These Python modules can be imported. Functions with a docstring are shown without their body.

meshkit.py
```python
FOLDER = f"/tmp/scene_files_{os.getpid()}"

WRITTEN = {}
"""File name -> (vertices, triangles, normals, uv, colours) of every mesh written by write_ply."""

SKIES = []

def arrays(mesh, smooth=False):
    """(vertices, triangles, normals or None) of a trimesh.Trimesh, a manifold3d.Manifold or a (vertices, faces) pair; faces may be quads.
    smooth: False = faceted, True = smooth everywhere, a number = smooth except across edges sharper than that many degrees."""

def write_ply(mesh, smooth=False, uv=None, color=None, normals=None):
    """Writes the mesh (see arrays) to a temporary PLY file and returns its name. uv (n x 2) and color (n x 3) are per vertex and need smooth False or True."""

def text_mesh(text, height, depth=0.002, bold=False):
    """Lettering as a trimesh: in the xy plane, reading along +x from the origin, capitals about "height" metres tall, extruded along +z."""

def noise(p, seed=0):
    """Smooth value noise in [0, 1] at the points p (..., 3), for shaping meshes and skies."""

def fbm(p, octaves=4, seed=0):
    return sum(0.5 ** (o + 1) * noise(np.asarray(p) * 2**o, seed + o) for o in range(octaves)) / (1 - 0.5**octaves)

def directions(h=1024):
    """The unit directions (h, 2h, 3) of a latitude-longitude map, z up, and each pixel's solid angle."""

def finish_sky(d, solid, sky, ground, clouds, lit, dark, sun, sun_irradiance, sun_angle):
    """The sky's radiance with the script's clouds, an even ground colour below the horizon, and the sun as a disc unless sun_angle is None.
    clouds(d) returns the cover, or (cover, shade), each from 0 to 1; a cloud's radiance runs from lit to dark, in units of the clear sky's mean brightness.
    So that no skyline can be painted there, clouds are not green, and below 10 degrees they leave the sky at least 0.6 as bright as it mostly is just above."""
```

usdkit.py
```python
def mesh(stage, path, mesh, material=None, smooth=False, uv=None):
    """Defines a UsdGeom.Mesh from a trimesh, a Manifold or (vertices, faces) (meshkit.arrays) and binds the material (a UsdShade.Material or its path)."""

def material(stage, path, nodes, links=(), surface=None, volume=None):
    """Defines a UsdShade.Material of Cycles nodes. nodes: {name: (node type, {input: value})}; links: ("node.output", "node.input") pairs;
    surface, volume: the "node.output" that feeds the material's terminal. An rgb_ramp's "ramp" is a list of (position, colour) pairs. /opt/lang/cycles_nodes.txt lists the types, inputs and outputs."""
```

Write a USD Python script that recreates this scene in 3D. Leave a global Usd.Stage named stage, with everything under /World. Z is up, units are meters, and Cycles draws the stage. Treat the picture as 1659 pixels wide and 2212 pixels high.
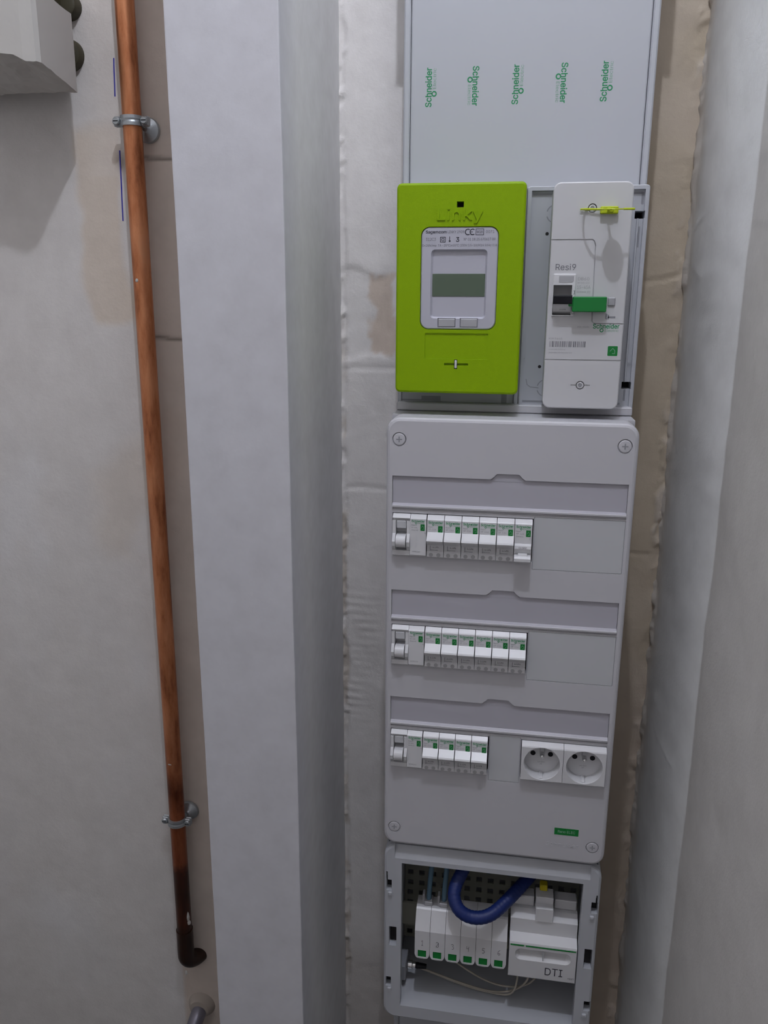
import math, random
import numpy as np, trimesh, manifold3d as m3, shapely, shapely.affinity, shapely.geometry as sg
import usdkit, meshkit
from pxr import Usd, UsdGeom, UsdLux, Gf, Sdf, Vt

random.seed(7)
stage = Usd.Stage.CreateInMemory()
UsdGeom.SetStageUpAxis(stage, UsdGeom.Tokens.z)
UsdGeom.SetStageMetersPerUnit(stage, 1.0)
UsdGeom.Xform.Define(stage, '/World')

# ------------------------------------------------------------------ camera
W, H = 1659, 2212
F_PX = 1752.12
CAM = np.array([0.0061, -0.813, 1.6127])
YAW, PITCH, ROLL = 0.1623, 0.2527, 0.0057
cy, sy, cp, sp = math.cos(YAW), math.sin(YAW), math.cos(PITCH), math.sin(PITCH)
fwd = np.array([-sy * cp, cy * cp, -sp]); right = np.array([cy, sy, 0.0]); up = np.cross(right, fwd)
cr, sr = math.cos(ROLL), math.sin(ROLL)
right, up = cr * right + sr * up, -sr * right + cr * up
cam = UsdGeom.Camera.Define(stage, '/World/camera')
M = Gf.Matrix4d(*right, 0, *up, 0, *(-fwd), 0, *CAM, 1)
cam.AddTransformOp().Set(M)
cam.CreateHorizontalApertureAttr(36.0); cam.CreateVerticalApertureAttr(36.0 * H / W)
cam.CreateFocalLengthAttr(36.0 * F_PX / W)
cam.CreateClippingRangeAttr(Gf.Vec2f(0.02, 50))
cam.CreateExposureAttr(0.0)

# ------------------------------------------------------------------ light: one bare ceiling lamp
LAMP = (-0.022, -0.54, 2.72)
lamp = UsdLux.SphereLight.Define(stage, '/World/ceiling_lamp_light')
lamp.AddTranslateOp().Set(Gf.Vec3d(*LAMP))
lamp.CreateRadiusAttr(0.015); lamp.CreateIntensityAttr(LAMP_I := 1820.0)
lamp.CreateColorAttr(Gf.Vec3f(0.93, 0.985, 1.135))

# ------------------------------------------------------------------ materials
def mat(name, nodes, links=(), surface='p.BSDF'):
    return usdkit.material(stage, '/World/Looks/' + name, nodes, links, surface=surface)
def plain(name, col, rough=0.4, metal=0.0, spec=0.5, grain=0.0, gscale=900.0, **kw):
    nodes = {'p': ('principled_bsdf', dict(base_color=col, roughness=rough, metallic=metal, specular_ior_level=spec, **kw))}
    links = []
    if grain:
        nodes |= {'g': ('geometry', {}), 'n': ('noise_texture', dict(scale=gscale, detail=2.0)), 'b': ('bump', dict(strength=grain, distance=0.0004))}
        links += [('g.position', 'n.vector'), ('n.fac', 'b.height'), ('b.normal', 'p.normal')]
    return mat(name, nodes, links)
WHITE = plain('white_plastic', (0.70, 0.70, 0.715), 0.32)
COVER = plain('cover_plastic', (0.575, 0.57, 0.60), 0.38, grain=0.12)
DUCT = plain('duct_plastic', (0.50, 0.515, 0.55), 0.42)
STRIP = plain('strip_plastic', (0.47, 0.46, 0.51), 0.28)
PLATE = plain('plate_plastic', (0.57, 0.58, 0.60), 0.4)
BREAK = plain('breaker_plastic', (0.62, 0.62, 0.635), 0.42)
GREYP = plain('grey_plastic', (0.30, 0.305, 0.33), 0.45)
LGREY = plain('light_grey_plastic', (0.42, 0.42, 0.44), 0.45)
INK = plain('grey_ink', (0.17, 0.17, 0.19), 0.6)
PALEINK = plain('pale_ink', (0.40, 0.40, 0.42), 0.6)
DARKINK = plain('dark_ink', (0.045, 0.045, 0.06), 0.6)
BLACK = plain('black_plastic', (0.006, 0.006, 0.009), 0.5, spec=0.25)
HOLE = plain('dark_recess', (0.02, 0.018, 0.02), 0.8)
BEZEL = plain('bezel_plastic', (0.50, 0.50, 0.565), 0.35)
LIME = plain('lime_plastic', (0.27, 0.445, 0.0), 0.5, spec=0.2, grain=0.25, gscale=1500.0)
SEALC = plain('seal_plastic', (0.50, 0.60, 0.01), 0.4)
GREEN = plain('green_plastic', (0.004, 0.21, 0.035), 0.4)
LOGO = plain('green_print', (0.02, 0.26, 0.10), 0.55)
PALELOGO = plain('pale_green_print', (0.24, 0.42, 0.31), 0.55)
LCD = plain('display_glass', (0.10, 0.14, 0.095), 0.22)
STEEL = plain('galvanised_steel', (0.42, 0.45, 0.47), 0.42, metal=0.85, grain=0.4, gscale=600.0)
BRIGHT = plain('bright_metal', (0.8, 0.8, 0.8), 0.2, metal=1.0)
BLUE = plain('blue_sheath', (0.005, 0.019, 0.13), 0.5)
CABLE = plain('blue_grey_cable', (0.10, 0.19, 0.27), 0.5)
WIRE = plain('cream_wire', (0.42, 0.38, 0.32), 0.5)
GRID = plain('mounting_grid_metal', (0.34, 0.34, 0.28), 0.7)
BROWN = plain('dark_brown', (0.05, 0.043, 0.022), 0.6)
PEN = plain('blue_pen', (0.04, 0.04, 0.36), 0.6)
YELLOW = plain('yellow_plastic', (0.55, 0.45, 0.01), 0.5)

def painted(name, rough, scale, bump, dist):
    """plaster or paint: colour from the mesh's own 'col' plus a fine mottling, fine relief"""
    return mat(name, {
        'a': ('attribute', dict(attribute='col')), 'g': ('geometry', {}),
        'n': ('noise_texture', dict(scale=scale, detail=5.0, roughness=0.6)),
        'n2': ('noise_texture', dict(scale=scale * 0.12, detail=4.0, roughness=0.6)),
        'r': ('rgb_ramp', dict(ramp=[(0.25, (0.93, 0.925, 0.92)), (0.75, (1.04, 1.04, 1.04))])),
        'm': ('mix', dict(mix_type='multiply', fac=1.0)),
        'b': ('bump', dict(strength=bump, distance=dist)),
        'p': ('principled_bsdf', dict(roughness=rough, specular_ior_level=0.25))},
        [('g.position', 'n.vector'), ('g.position', 'n2.vector'), ('n2.fac', 'r.fac'), ('a.color', 'm.color1'), ('r.color', 'm.color2'),
         ('m.color', 'p.base_color'), ('n.fac', 'b.height'), ('b.normal', 'p.normal')])
PLASTER = painted('wall_plaster', 0.85, 260.0, 0.35, 0.0012)
PAINT = painted('column_paint', 0.7, 320.0, 0.12, 0.0008)
ROOM = plain('room_paint', (0.82, 0.785, 0.75), 0.9)
FLOORM = plain('floor_screed', (0.14, 0.13, 0.12), 0.9)
BOXP = plain('old_white_paint', (0.50, 0.485, 0.455), 0.6, grain=0.6, gscale=160.0)

# copper: bright copper mottled with tarnish; scorched black towards the soldered elbow
COPPER = mat('copper', {
    'g': ('geometry', {}), 'sx': ('separate_xyz', {}),
    'mp': ('mapping', dict(scale=(1.0, 1.0, 0.22))),
    'n': ('noise_texture', dict(scale=55.0, detail=6.0, roughness=0.65)),
    'n2': ('noise_texture', dict(scale=14.0, detail=4.0, roughness=0.6)),
    'r': ('rgb_ramp', dict(ramp=[(0.30, (0.20, 0.06, 0.025)), (0.46, (0.50, 0.185, 0.08)), (0.62, (0.66, 0.28, 0.135)), (0.8, (0.60, 0.30, 0.17))])),
    'zz': ('math', dict(math_type='multiply_add', value2=0.10)),
    'z': ('map_range', dict(from_min=0.60, from_max=1.12, to_min=0.0, to_max=1.0, clamp=True)),
    'zr': ('rgb_ramp', dict(ramp=[(0.0, (0.03, 0.03, 0.035)), (0.26, (0.05, 0.045, 0.05)), (0.33, (0.13, 0.08, 0.065)), (0.40, (0.06, 0.045, 0.045)), (0.47, (0.09, 0.06, 0.06)), (0.51, (0.45, 0.32, 0.29)), (0.66, (0.60, 0.46, 0.42)), (0.74, (0.33, 0.24, 0.22)), (0.82, (0.8, 0.75, 0.75)), (1.0, (1.0, 1.0, 1.0))])),
    'm': ('mix', dict(mix_type='multiply', fac=1.0)),
    'mm': ('rgb_ramp', dict(ramp=[(0.0, (0.1, 0.1, 0.1)), (0.45, (0.3, 0.3, 0.3)), (0.6, (0.62, 0.62, 0.62)), (1.0, (0.72, 0.72, 0.72))])),
    'b': ('bump', dict(strength=0.15, distance=0.0006)),
    'p': ('principled_bsdf', dict(roughness=0.35))},
    [('g.position', 'mp.vector'), ('mp.vector', 'n.vector'), ('g.position', 'n2.vector'), ('g.position', 'sx.vector'), ('n.fac', 'r.fac'),
     ('n2.fac', 'zz.value1'), ('sx.z', 'zz.value3'), ('zz.value', 'z.value'), ('z.result', 'zr.fac'), ('z.result', 'mm.fac'), ('mm.color', 'p.metallic'),
     ('r.color', 'm.color1'), ('zr.color', 'm.color2'), ('m.color', 'p.base_color'), ('n.fac', 'b.height'), ('b.normal', 'p.normal')])

# ------------------------------------------------------------------ prim helpers
USED = {}
def numbered(parent, name):
    k = (parent, name); n = USED.get(k, 0); USED[k] = n + 1
    return f'{parent}/{name}' + (f'_{n:03d}' if n else '')
def data(p, **kw):
    for k, v in kw.items():
        if v: p.SetCustomDataByKey(k, v)
LOC = {}
def thing(name, label, cat, loc=(0, 0, 0), group=None, rotz=0.0):
    path = numbered('/World', name)
    x = UsdGeom.Xform.Define(stage, path); x.AddTranslateOp().Set(Gf.Vec3d(*map(float, loc)))
    data(x.GetPrim(), label=label, category=cat, group=group)
    LOC[path] = np.array(loc, float)
    return path
def obj(name, mesh, material, parent='/World', smooth=False, label=None, kind=None, local=False):
    """one mesh; parts are given in world coordinates and moved to their thing's base unless local"""
    path = numbered(parent, name)
    v, f, n = meshkit.arrays(mesh, smooth)
    base = np.zeros(3)
    if not local:
        top = '/'.join(parent.split('/')[:3]); base = LOC.get(top, np.zeros(3))
    m = usdkit.mesh(stage, path, (v - base, f), material)
    if n is not None:
        m.CreateNormalsAttr(Vt.Vec3fArray.FromNumpy(n.astype(np.float32))); m.SetNormalsInterpolation('vertex')
    data(m.GetPrim(), label=label, kind=kind)
    return path
def dup(path, label, loc, group=None):
    name = path.split('/')[2].split('_0')[0]
    p2 = numbered('/World', name)
    x = UsdGeom.Xform.Define(stage, p2)
    x.GetPrim().GetReferences().AddInternalReference(path)
    x.GetPrim().SetInstanceable(True)
    UsdGeom.XformCommonAPI(x).SetTranslate(Gf.Vec3d(*map(float, loc)))
    data(x.GetPrim(), label=label, group=group)
    return p2
def objs(name, meshes, *a, **k):
    return [obj(name, m, *a, **k) for m in meshes]
def setcol(path, c):
    UsdGeom.PrimvarsAPI(stage.GetPrimAtPath(path)).CreatePrimvar('col', Sdf.ValueTypeNames.Color3fArray, 'vertex').Set(Vt.Vec3fArray.FromNumpy(np.asarray(c, np.float32)))

# ------------------------------------------------------------------ mesh helpers
def tm(m):
    if isinstance(m, trimesh.Trimesh): return m
    k = m.to_mesh(); return trimesh.Trimesh(k.vert_properties[:, :3], k.tri_verts, process=False)
def man(t):
    if isinstance(t, m3.Manifold): return t
    t = t.copy(); t.merge_vertices()
    return m3.Manifold(m3.Mesh(np.asarray(t.vertices, np.float32), np.asarray(t.faces, np.uint32)))
def cat(*ms): return trimesh.util.concatenate([tm(m) for m in ms])
def cbox(x0, x1, y0, y1, z0, z1, c=0.0006):
    """chamfered box"""
    x0, x1 = min(x0, x1), max(x0, x1); y0, y1 = min(y0, y1), max(y0, y1); z0, z1 = min(z0, z1), max(z0, z1)
    c = min(c, (x1 - x0) / 2.2, (y1 - y0) / 2.2, (z1 - z0) / 2.2)
    pts = []
    for x, dx in ((x0, 1), (x1, -1)):
        for y, dy in ((y0, 1), (y1, -1)):
            for z, dz in ((z0, 1), (z1, -1)):
                pts += [(x, y + c * dy, z + c * dz), (x + c * dx, y, z + c * dz), (x + c * dx, y + c * dy, z)]
    return tm(m3.Manifold.hull_points(np.array(pts)))
def mbox(x0, x1, y0, y1, z0, z1):
    return m3.Manifold.cube((x1 - x0, y1 - y0, z1 - z0)).translate((x0, y0, z0))
def rr(x0, x1, z0, z1, r, seg=6):
    pts = []
    for cx, cz, a0 in ((x1 - r, z1 - r, 0), (x0 + r, z1 - r, 90), (x0 + r, z0 + r, 180), (x1 - r, z0 + r, 270)):
        for k in range(seg + 1):
            a = math.radians(a0 + 90 * k / seg); pts.append((cx + r * math.cos(a), cz + r * math.sin(a)))
    return np.array(pts)
def slab(x0, x1, z0, z1, r, prof, seg=6):
    """rounded rectangle lofted in depth; prof = [(y, inset)], front (small y) first"""
    loops = []
    for y, i in prof:
        p = rr(x0 + i, x1 - i, z0 + i, z1 - i, max(r - i, 0.0002), seg)
        loops.append(np.column_stack([p[:, 0], np.full(len(p), y), p[:, 1]]))
    n = len(loops[0]); v = np.vstack(loops); f = []
    for k in range(len(loops) - 1):
        for j in range(n):
            a, b = k * n + j, k * n + (j + 1) % n; c, d = a + n, b + n
            f += [(a, b, d), (a, d, c)]
    for j in range(1, n - 1):
        f.append((0, j + 1, j)); e = (len(loops) - 1) * n; f.append((e, e + j, e + j + 1))
    t = trimesh.Trimesh(v, f, process=False)
    if t.volume < 0: t.invert()
    return t
def ext_y(poly, y0, y1):
    """(x, z) polygon extruded in depth"""
    t = []
    for g in getattr(poly, 'geoms', [poly]):
        t.append(trimesh.creation.extrude_polygon(g, y1 - y0, engine='earcut'))
    t = trimesh.util.concatenate(t); v = t.vertices.copy()
    t.vertices = np.column_stack([v[:, 0], y1 - v[:, 2], v[:, 1]])
    return t
def ext_x(prof, x0, x1):
    """(y, z) outline extruded along x"""
    poly = sg.Polygon(prof)
    t = trimesh.creation.extrude_polygon(poly, x1 - x0, engine='earcut'); v = t.vertices.copy()
    t.vertices = np.column_stack([x0 + v[:, 2], v[:, 0], v[:, 1]])
    if t.volume < 0: t.invert()
    return t
def tube(path, r, seg=12, caps=True, closed=False):
    p = np.asarray(path, float); n = len(p)
    r = np.broadcast_to(r, (n,))
    tan = np.gradient(p, axis=0); tan /= np.linalg.norm(tan, axis=1)[:, None]
    u = np.cross(tan[0], (0.3, 0.5, 0.8)); u /= np.linalg.norm(u); rings = []
    for k in range(n):
        u = u - tan[k] * u.dot(tan[k]); u /= np.linalg.norm(u); w = np.cross(tan[k], u)
        a = np.arange(seg) * 2 * math.pi / seg
        rings.append(p[k] + r[k] * (np.cos(a)[:, None] * u + np.sin(a)[:, None] * w))
    v = np.vstack(rings); f = []
    for k in range(n - 1):
        for j in range(seg):
            a, b = k * seg + j, k * seg + (j + 1) % seg
            f += [(a, b, b + seg), (a, b + seg, a + seg)]
    if caps:
        v = np.vstack([v, p[0], p[-1]]); i0, i1 = len(v) - 2, len(v) - 1
        for j in range(seg):
            f.append((i0, (j + 1) % seg, j)); e = (n - 1) * seg; f.append((i1, e + j, e + (j + 1) % seg))
    t = trimesh.Trimesh(v, f, process=False)
    if caps and t.volume < 0: t.invert()
    return t
def spline(pts, n=60):
    from scipy.interpolate import CubicSpline
    p = np.asarray(pts, float); s = np.r_[0, np.cumsum(np.linalg.norm(np.diff(p, axis=0), axis=1))]
    return CubicSpline(s, p)(np.linspace(0, s[-1], n))
def lathe_y(prof, x, z, seg=24):
    """profile [(r, y)] turned about the depth axis through (x, z)"""
    a = np.arange(seg) * 2 * math.pi / seg; v = []; f = []
    for r, y in prof: v.append(np.column_stack([x + r * np.cos(a), np.full(seg, y), z + r * np.sin(a)]))
    n = len(prof); v = np.vstack(v)
    for k in range(n - 1):
        for j in range(seg):
            p, q = k * seg + j, k * seg + (j + 1) % seg
            f += [(p, q, q + seg), (p, q + seg, p + seg)]
    v = np.vstack([v, (x, prof[0][1], z), (x, prof[-1][1], z)]); i0, i1 = len(v) - 2, len(v) - 1
    for j in range(seg):
        f.append((i0, (j + 1) % seg, j)); e = (n - 1) * seg; f.append((i1, e + j, e + (j + 1) % seg))
    t = trimesh.Trimesh(v, f, process=False)
    if t.volume < 0: t.invert()
    return t
def cyl_y(r, x, z, y0, y1, seg=24): return lathe_y([(r, y0), (r, y1)], x, z, seg)
PRINT = 0.00012
_text = {}
def text(s, height, x, z, y, align='l', bold=False, width=None, rot=0, depth=PRINT):
    """lettering standing on the plane y, facing the room; x, z = left (or centre, right) of the base line"""
    k = (s, bold)
    if k not in _text: _text[k] = meshkit.text_mesh(s, 1.0, 1.0, bold)
    t = _text[k].copy(); v = t.vertices.copy()
    x0, x1 = v[:, 0].min(), v[:, 0].max()
    sx = height if width is None else width / (x1 - x0)
    px = (v[:, 0] - x0) * sx; w = (x1 - x0) * sx
    px = px - {'l': 0, 'c': w / 2, 'r': w}[align]; pz = v[:, 1] * height
    c, s_ = math.cos(math.radians(rot)), math.sin(math.radians(rot))
    t.vertices = np.column_stack([x + c * px - s_ * pz, y - v[:, 2] * depth, z + s_ * px + c * pz])
    return t
def logo(w, x, z, y, rot=0):
    """maker's word mark, w long: the name with the loop hanging under its middle, the small second word under it"""
    h = w * 0.165
    c, s = math.cos(math.radians(rot)), math.sin(math.radians(rot))
    at = lambda a, b: (x + c * a - s * b, z + s * a + c * b)
    p0 = at(0, 0); main = text('Schneider', h, p0[0], p0[1], y, bold=True, width=w, rot=rot)
    a = np.linspace(0.35 * math.pi, 2.15 * math.pi, 18)
    ring = sg.LineString([at(w * 0.335 + math.cos(t) * w * 0.058, -w * 0.075 + math.sin(t) * w * 0.058) for t in a]).buffer(w * 0.017)
    main = cat(main, ext_y(ring, y - PRINT, y))
    p1 = at(w * 0.46, -w * 0.125)
    sub = text('Electric', h * 0.55, p1[0], p1[1], y, width=w * 0.52, rot=rot)
    return main, sub
def lines(rows, y):
    """small print as one mesh: rows of (text, height, x, z[, width])"""
    return cat(*[text(r[0], r[1], r[2], r[3], y, width=r[4] if len(r) > 4 else None) for r in rows])
def flat(x0, x1, z0, z1, y, d=PRINT): return tm(mbox(x0, x1, y - d, y, z0, z1))
def house(x, z, s, y):
    """green square with a small house drawn in it: (square, drawing)"""
    sq = ext_y(sg.Polygon(rr(x - s / 2, x + s / 2, z - s / 2, z + s / 2, s * 0.08, 3)), y - PRINT, y)
    ln = sg.LineString([(x - .26 * s, z - .02 * s), (x, z + .27 * s), (x + .22 * s, z + .05 * s), (x + .22 * s, z - .26 * s), (x - .02 * s, z - .26 * s)]).buffer(s * 0.028)
    return sq, ext_y(ln, y - 2 * PRINT, y - PRINT)
fbm = meshkit.fbm
YW = 0.175          # face of the back wall

#@@STRUCTURE
# ------------------------------------------------------------------ the shell of the closet
def field(us, vs, fun):
    """grid surface: fun(U, V) -> (points, colours)"""
    U, V = np.meshgrid(us, vs, indexing='ij'); p, c = fun(U, V)
    nu, nv = U.shape; i = np.arange(nu * nv).reshape(nu, nv)
    q = np.stack([i[:-1, :-1], i[1:, :-1], i[1:, 1:], i[:-1, 1:]], -1).reshape(-1, 4)
    return (p.reshape(-1, 3), q), c.reshape(-1, 3)
def struct(name, mesh, m, label, smooth=False, col=None, parent='/World'):
    p = obj(name, mesh, m, parent, smooth, label=label, kind='structure')
    if col is not None: setcol(p, col)
    return p
def sm(a, b, x): t = np.clip((x - a) / (b - a), 0, 1); return t * t * (3 - 2 * t)
def mixc(c, d, t): return c * (1 - t[..., None]) + np.asarray(d) * t[..., None]
ZS = np.r_[np.linspace(0, 0.42, 12), np.arange(0.43, 2.06, 0.0032), np.linspace(2.08, 2.90, 16)]
def noise3(U, V, s, o=4, seed=0): return fbm(np.stack([U * s, V * s, np.full_like(U, 3.7 + seed)], -1), o, seed)

def back_fun(U, V):
    n = noise3(U, V, 22, 4, 1); n2 = noise3(U, V, 90, 3, 2); n3 = noise3(U, V, 8, 3, 3)
    y = YW + (n - 0.5) * 0.003 + (n2 - 0.5) * 0.0009
    left = U < -0.05
    # trowel ridges beside the column, low down
    rid = np.sin(V * 2 * np.pi / 0.0115 + 9.0 * n3 + 5 * noise3(U * 0, V, 35, 2, 15) + U * 30) * sm(1.34, 1.18, V + (n3 - .5) * .2) * sm(0.98, 1.10, V) * sm(-0.150, -0.195, U + (n - .5) * .05) * sm(-0.2105, -0.203, U)
    y -= 0.0006 * rid * sm(0.35, 0.65, noise3(U, V, 30, 3, 14)) * 1.3
    # ragged bead of filler where the wall meets the right-hand wall, and beside the column
    edge = 0.1755 + (noise3(U * 0, V, 38, 4, 5) - 0.5) * 0.020
    bead = sm(-0.0015, 0.0015, U - edge) * sm(0.42, 0.60, noise3(U, V, 60, 3, 6)) * (0.25 + 0.75 * sm(0.42, 0.60, noise3(U * 0, V, 11, 3, 16)))
    y -= 0.0028 * bead
    edgel = -0.2035 + (noise3(U * 0, V, 45, 4, 7) - 0.5) * 0.010
    beadl = sm(0.0015, -0.0015, U - edgel)
    y += 0.0025 * beadl * sm(0.35, 0.55, noise3(U, V, 70, 3, 8))
    # torn patch beside the column at meter height
    t = noise3(U, V, 48, 4, 9) - 0.5
    torn = sm(0.004, -0.004, np.abs(U + 0.182 + t * 0.02) - 0.030) * sm(0.004, -0.004, np.abs(V - 1.598 + t * 0.03) - 0.048)
    y += 0.0018 * torn
    # hair cracks
    for z0, a, b, k in ((1.535, -0.20, -0.125, 0.01), (1.452, -0.155, -0.13, 0.10), (1.635, 0.125, 0.18, 0.13), (1.315, 0.13, 0.175, 0.02), (1.385, -0.205, -0.15, -0.02)):
        c = np.abs(V - z0 - (U - a) * k - (noise3(U, V * 0, 40, 3, int(z0 * 100)) - 0.5) * 0.006)
        y += 0.0014 * sm(0.0035, 0.0005, c) * (U > a) * (U < b)
    col = np.broadcast_to(np.array((0.82, 0.79, 0.765)), U.shape + (3,)).copy()
    col = mixc(col, (0.52, 0.44, 0.335), sm(0.10, 0.135, U))                      # bare tan plaster right of the panel
    col = mixc(col, (0.58, 0.50, 0.41), sm(0.10, 0.135, U) * sm(0.45, 0.62, n3) * 0.6)
    peach = sm(0.003, -0.003, np.abs(U + 0.158 + t * 0.03) - 0.016) * sm(0.004, -0.004, np.abs(V - 1.600 + t * 0.04) - 0.048)
    col = mixc(col, (0.68, 0.555, 0.45), np.clip(peach, 0, 1) * 0.8)
    p2 = sm(0.003, -0.003, np.abs(U + 0.128 + t * 0.02) - 0.010) * (sm(0.006, -0.006, np.abs(V - 1.71 + t * 0.03) - 0.022) + sm(0.006, -0.006, np.abs(V - 1.545 + t * 0.03) - 0.028))
    col = mixc(col, (0.68, 0.56, 0.46), np.clip(p2, 0, 1) * 0.7)
    col = mixc(col, (0.58, 0.51, 0.43), beadl * sm(0.4, 0.6, noise3(U, V, 30, 3, 11)) * 0.7 * sm(1.62, 1.5, V))
    col = mixc(col, (0.60, 0.54, 0.47), bead * sm(0.45, 0.6, noise3(U, V, 25, 3, 12)) * 0.7)
    col = mixc(col, (0.44, 0.36, 0.29), sm(0.10, 0.135, U) * sm(1.25, 1.0, V) * 0.5)  # lower right strip browned, dim warm bounce light painted into its colour
    col = mixc(col, (0.55, 0.51, 0.47), sm(0.72, 0.60, V + (n3 - .5) * .15) * (U < 0) * 0.6)  # foot of the left strip greyed, low ambient light put into the colour
    return np.stack([U, y, V], -1), col
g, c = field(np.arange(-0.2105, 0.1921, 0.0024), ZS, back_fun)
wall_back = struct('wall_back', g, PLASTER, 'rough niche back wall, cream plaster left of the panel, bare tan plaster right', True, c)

XC = -0.3156        # left face of the boxed column
def left_fun(U, V):
    n = noise3(U, V, 14, 4, 21); n2 = noise3(U, V, 80, 3, 22); n3 = noise3(U, V, 7, 4, 23)
    y = YW + (n - 0.5) * 0.0022 + (n2 - 0.5) * 0.0006
    col = np.broadcast_to(np.array((0.70, 0.675, 0.65)), U.shape + (3,)).copy()
    t = n3 - 0.5
    # bare beige patch above, and a fainter one lower, with feathered borders
    a = sm(0.006, -0.006, np.abs(U + 0.505 + t * 0.10 + (V - 1.75) * 0.05) - 0.030) * sm(0.01, -0.01, np.abs(V - 1.70 + t * 0.10) - 0.115)
    col = mixc(col, (0.68, 0.585, 0.48), a * 0.75); y += 0.0008 * a
    b = sm(0.02, -0.02, np.abs(U + 0.50 + t * 0.2) - 0.03) * sm(0.03, -0.03, np.abs(V - 1.36 + t * 0.2) - 0.06)
    col = mixc(col, (0.66, 0.585, 0.50), b * 0.5)
    s = sm(0.02, -0.02, np.abs(U + 0.49 + t * 0.06) - 0.025) * (V > 1.76)
    col = mixc(col, (0.70, 0.64, 0.58), s * 0.5)
    col = mixc(col, (0.74, 0.735, 0.735), sm(0.50, 0.70, noise3(U, V * 0.5, 9, 4, 24)) * 0.6)
    dirt = sm(0.006, -0.006, np.hypot(U + 0.4795, (V - 1.776) * 0.7) - 0.006)
    col = mixc(col, (0.33, 0.29, 0.25), dirt * 0.8)
    # column's shadow painted brown over the bare strip beside it, and a board joint
    col = mixc(col, (0.64, 0.54, 0.455), sm(-0.474, -0.468, U) * 0.75)
    for z0 in (1.778, 1.567):
        crack = sm(0.0035, 0.0008, np.abs(V - z0 + (U + .43) * 0.05 + (n2 - .5) * .004)) * (U > -0.452)
        y += 0.0012 * crack; col = mixc(col, (0.2, 0.17, 0.14), crack * 0.8)
    return np.stack([U, y, V], -1), col
g, c = field(np.r_[np.linspace(-1.1, -0.70, 12), np.arange(-0.69, XC + 0.004, 0.004)], ZS, left_fun)
wall_left = struct('wall_left', g, PLASTER, 'pale patched plaster wall behind the copper pipe', True, c)
for (xa, za), (xb, zb) in (((-0.4798, 1.8885), (-0.4816, 1.8475)), ((-0.4806, 1.7881), (-0.4826, 1.7081))):
    zz = np.linspace(za, zb, 24); xx = np.linspace(xa, xb, 24)
    n = noise3(xx, zz, 14, 4, 21); n2 = noise3(xx, zz, 80, 3, 22)
    yy = YW + (n - 0.5) * 0.0022 + (n2 - 0.5) * 0.0006 - 0.0002
    obj('pen_mark', tube(np.column_stack([xx, yy + 0.0004, zz]), 0.0009, 6), PEN, wall_left, label='blue pen line drawn down the wall')

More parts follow.
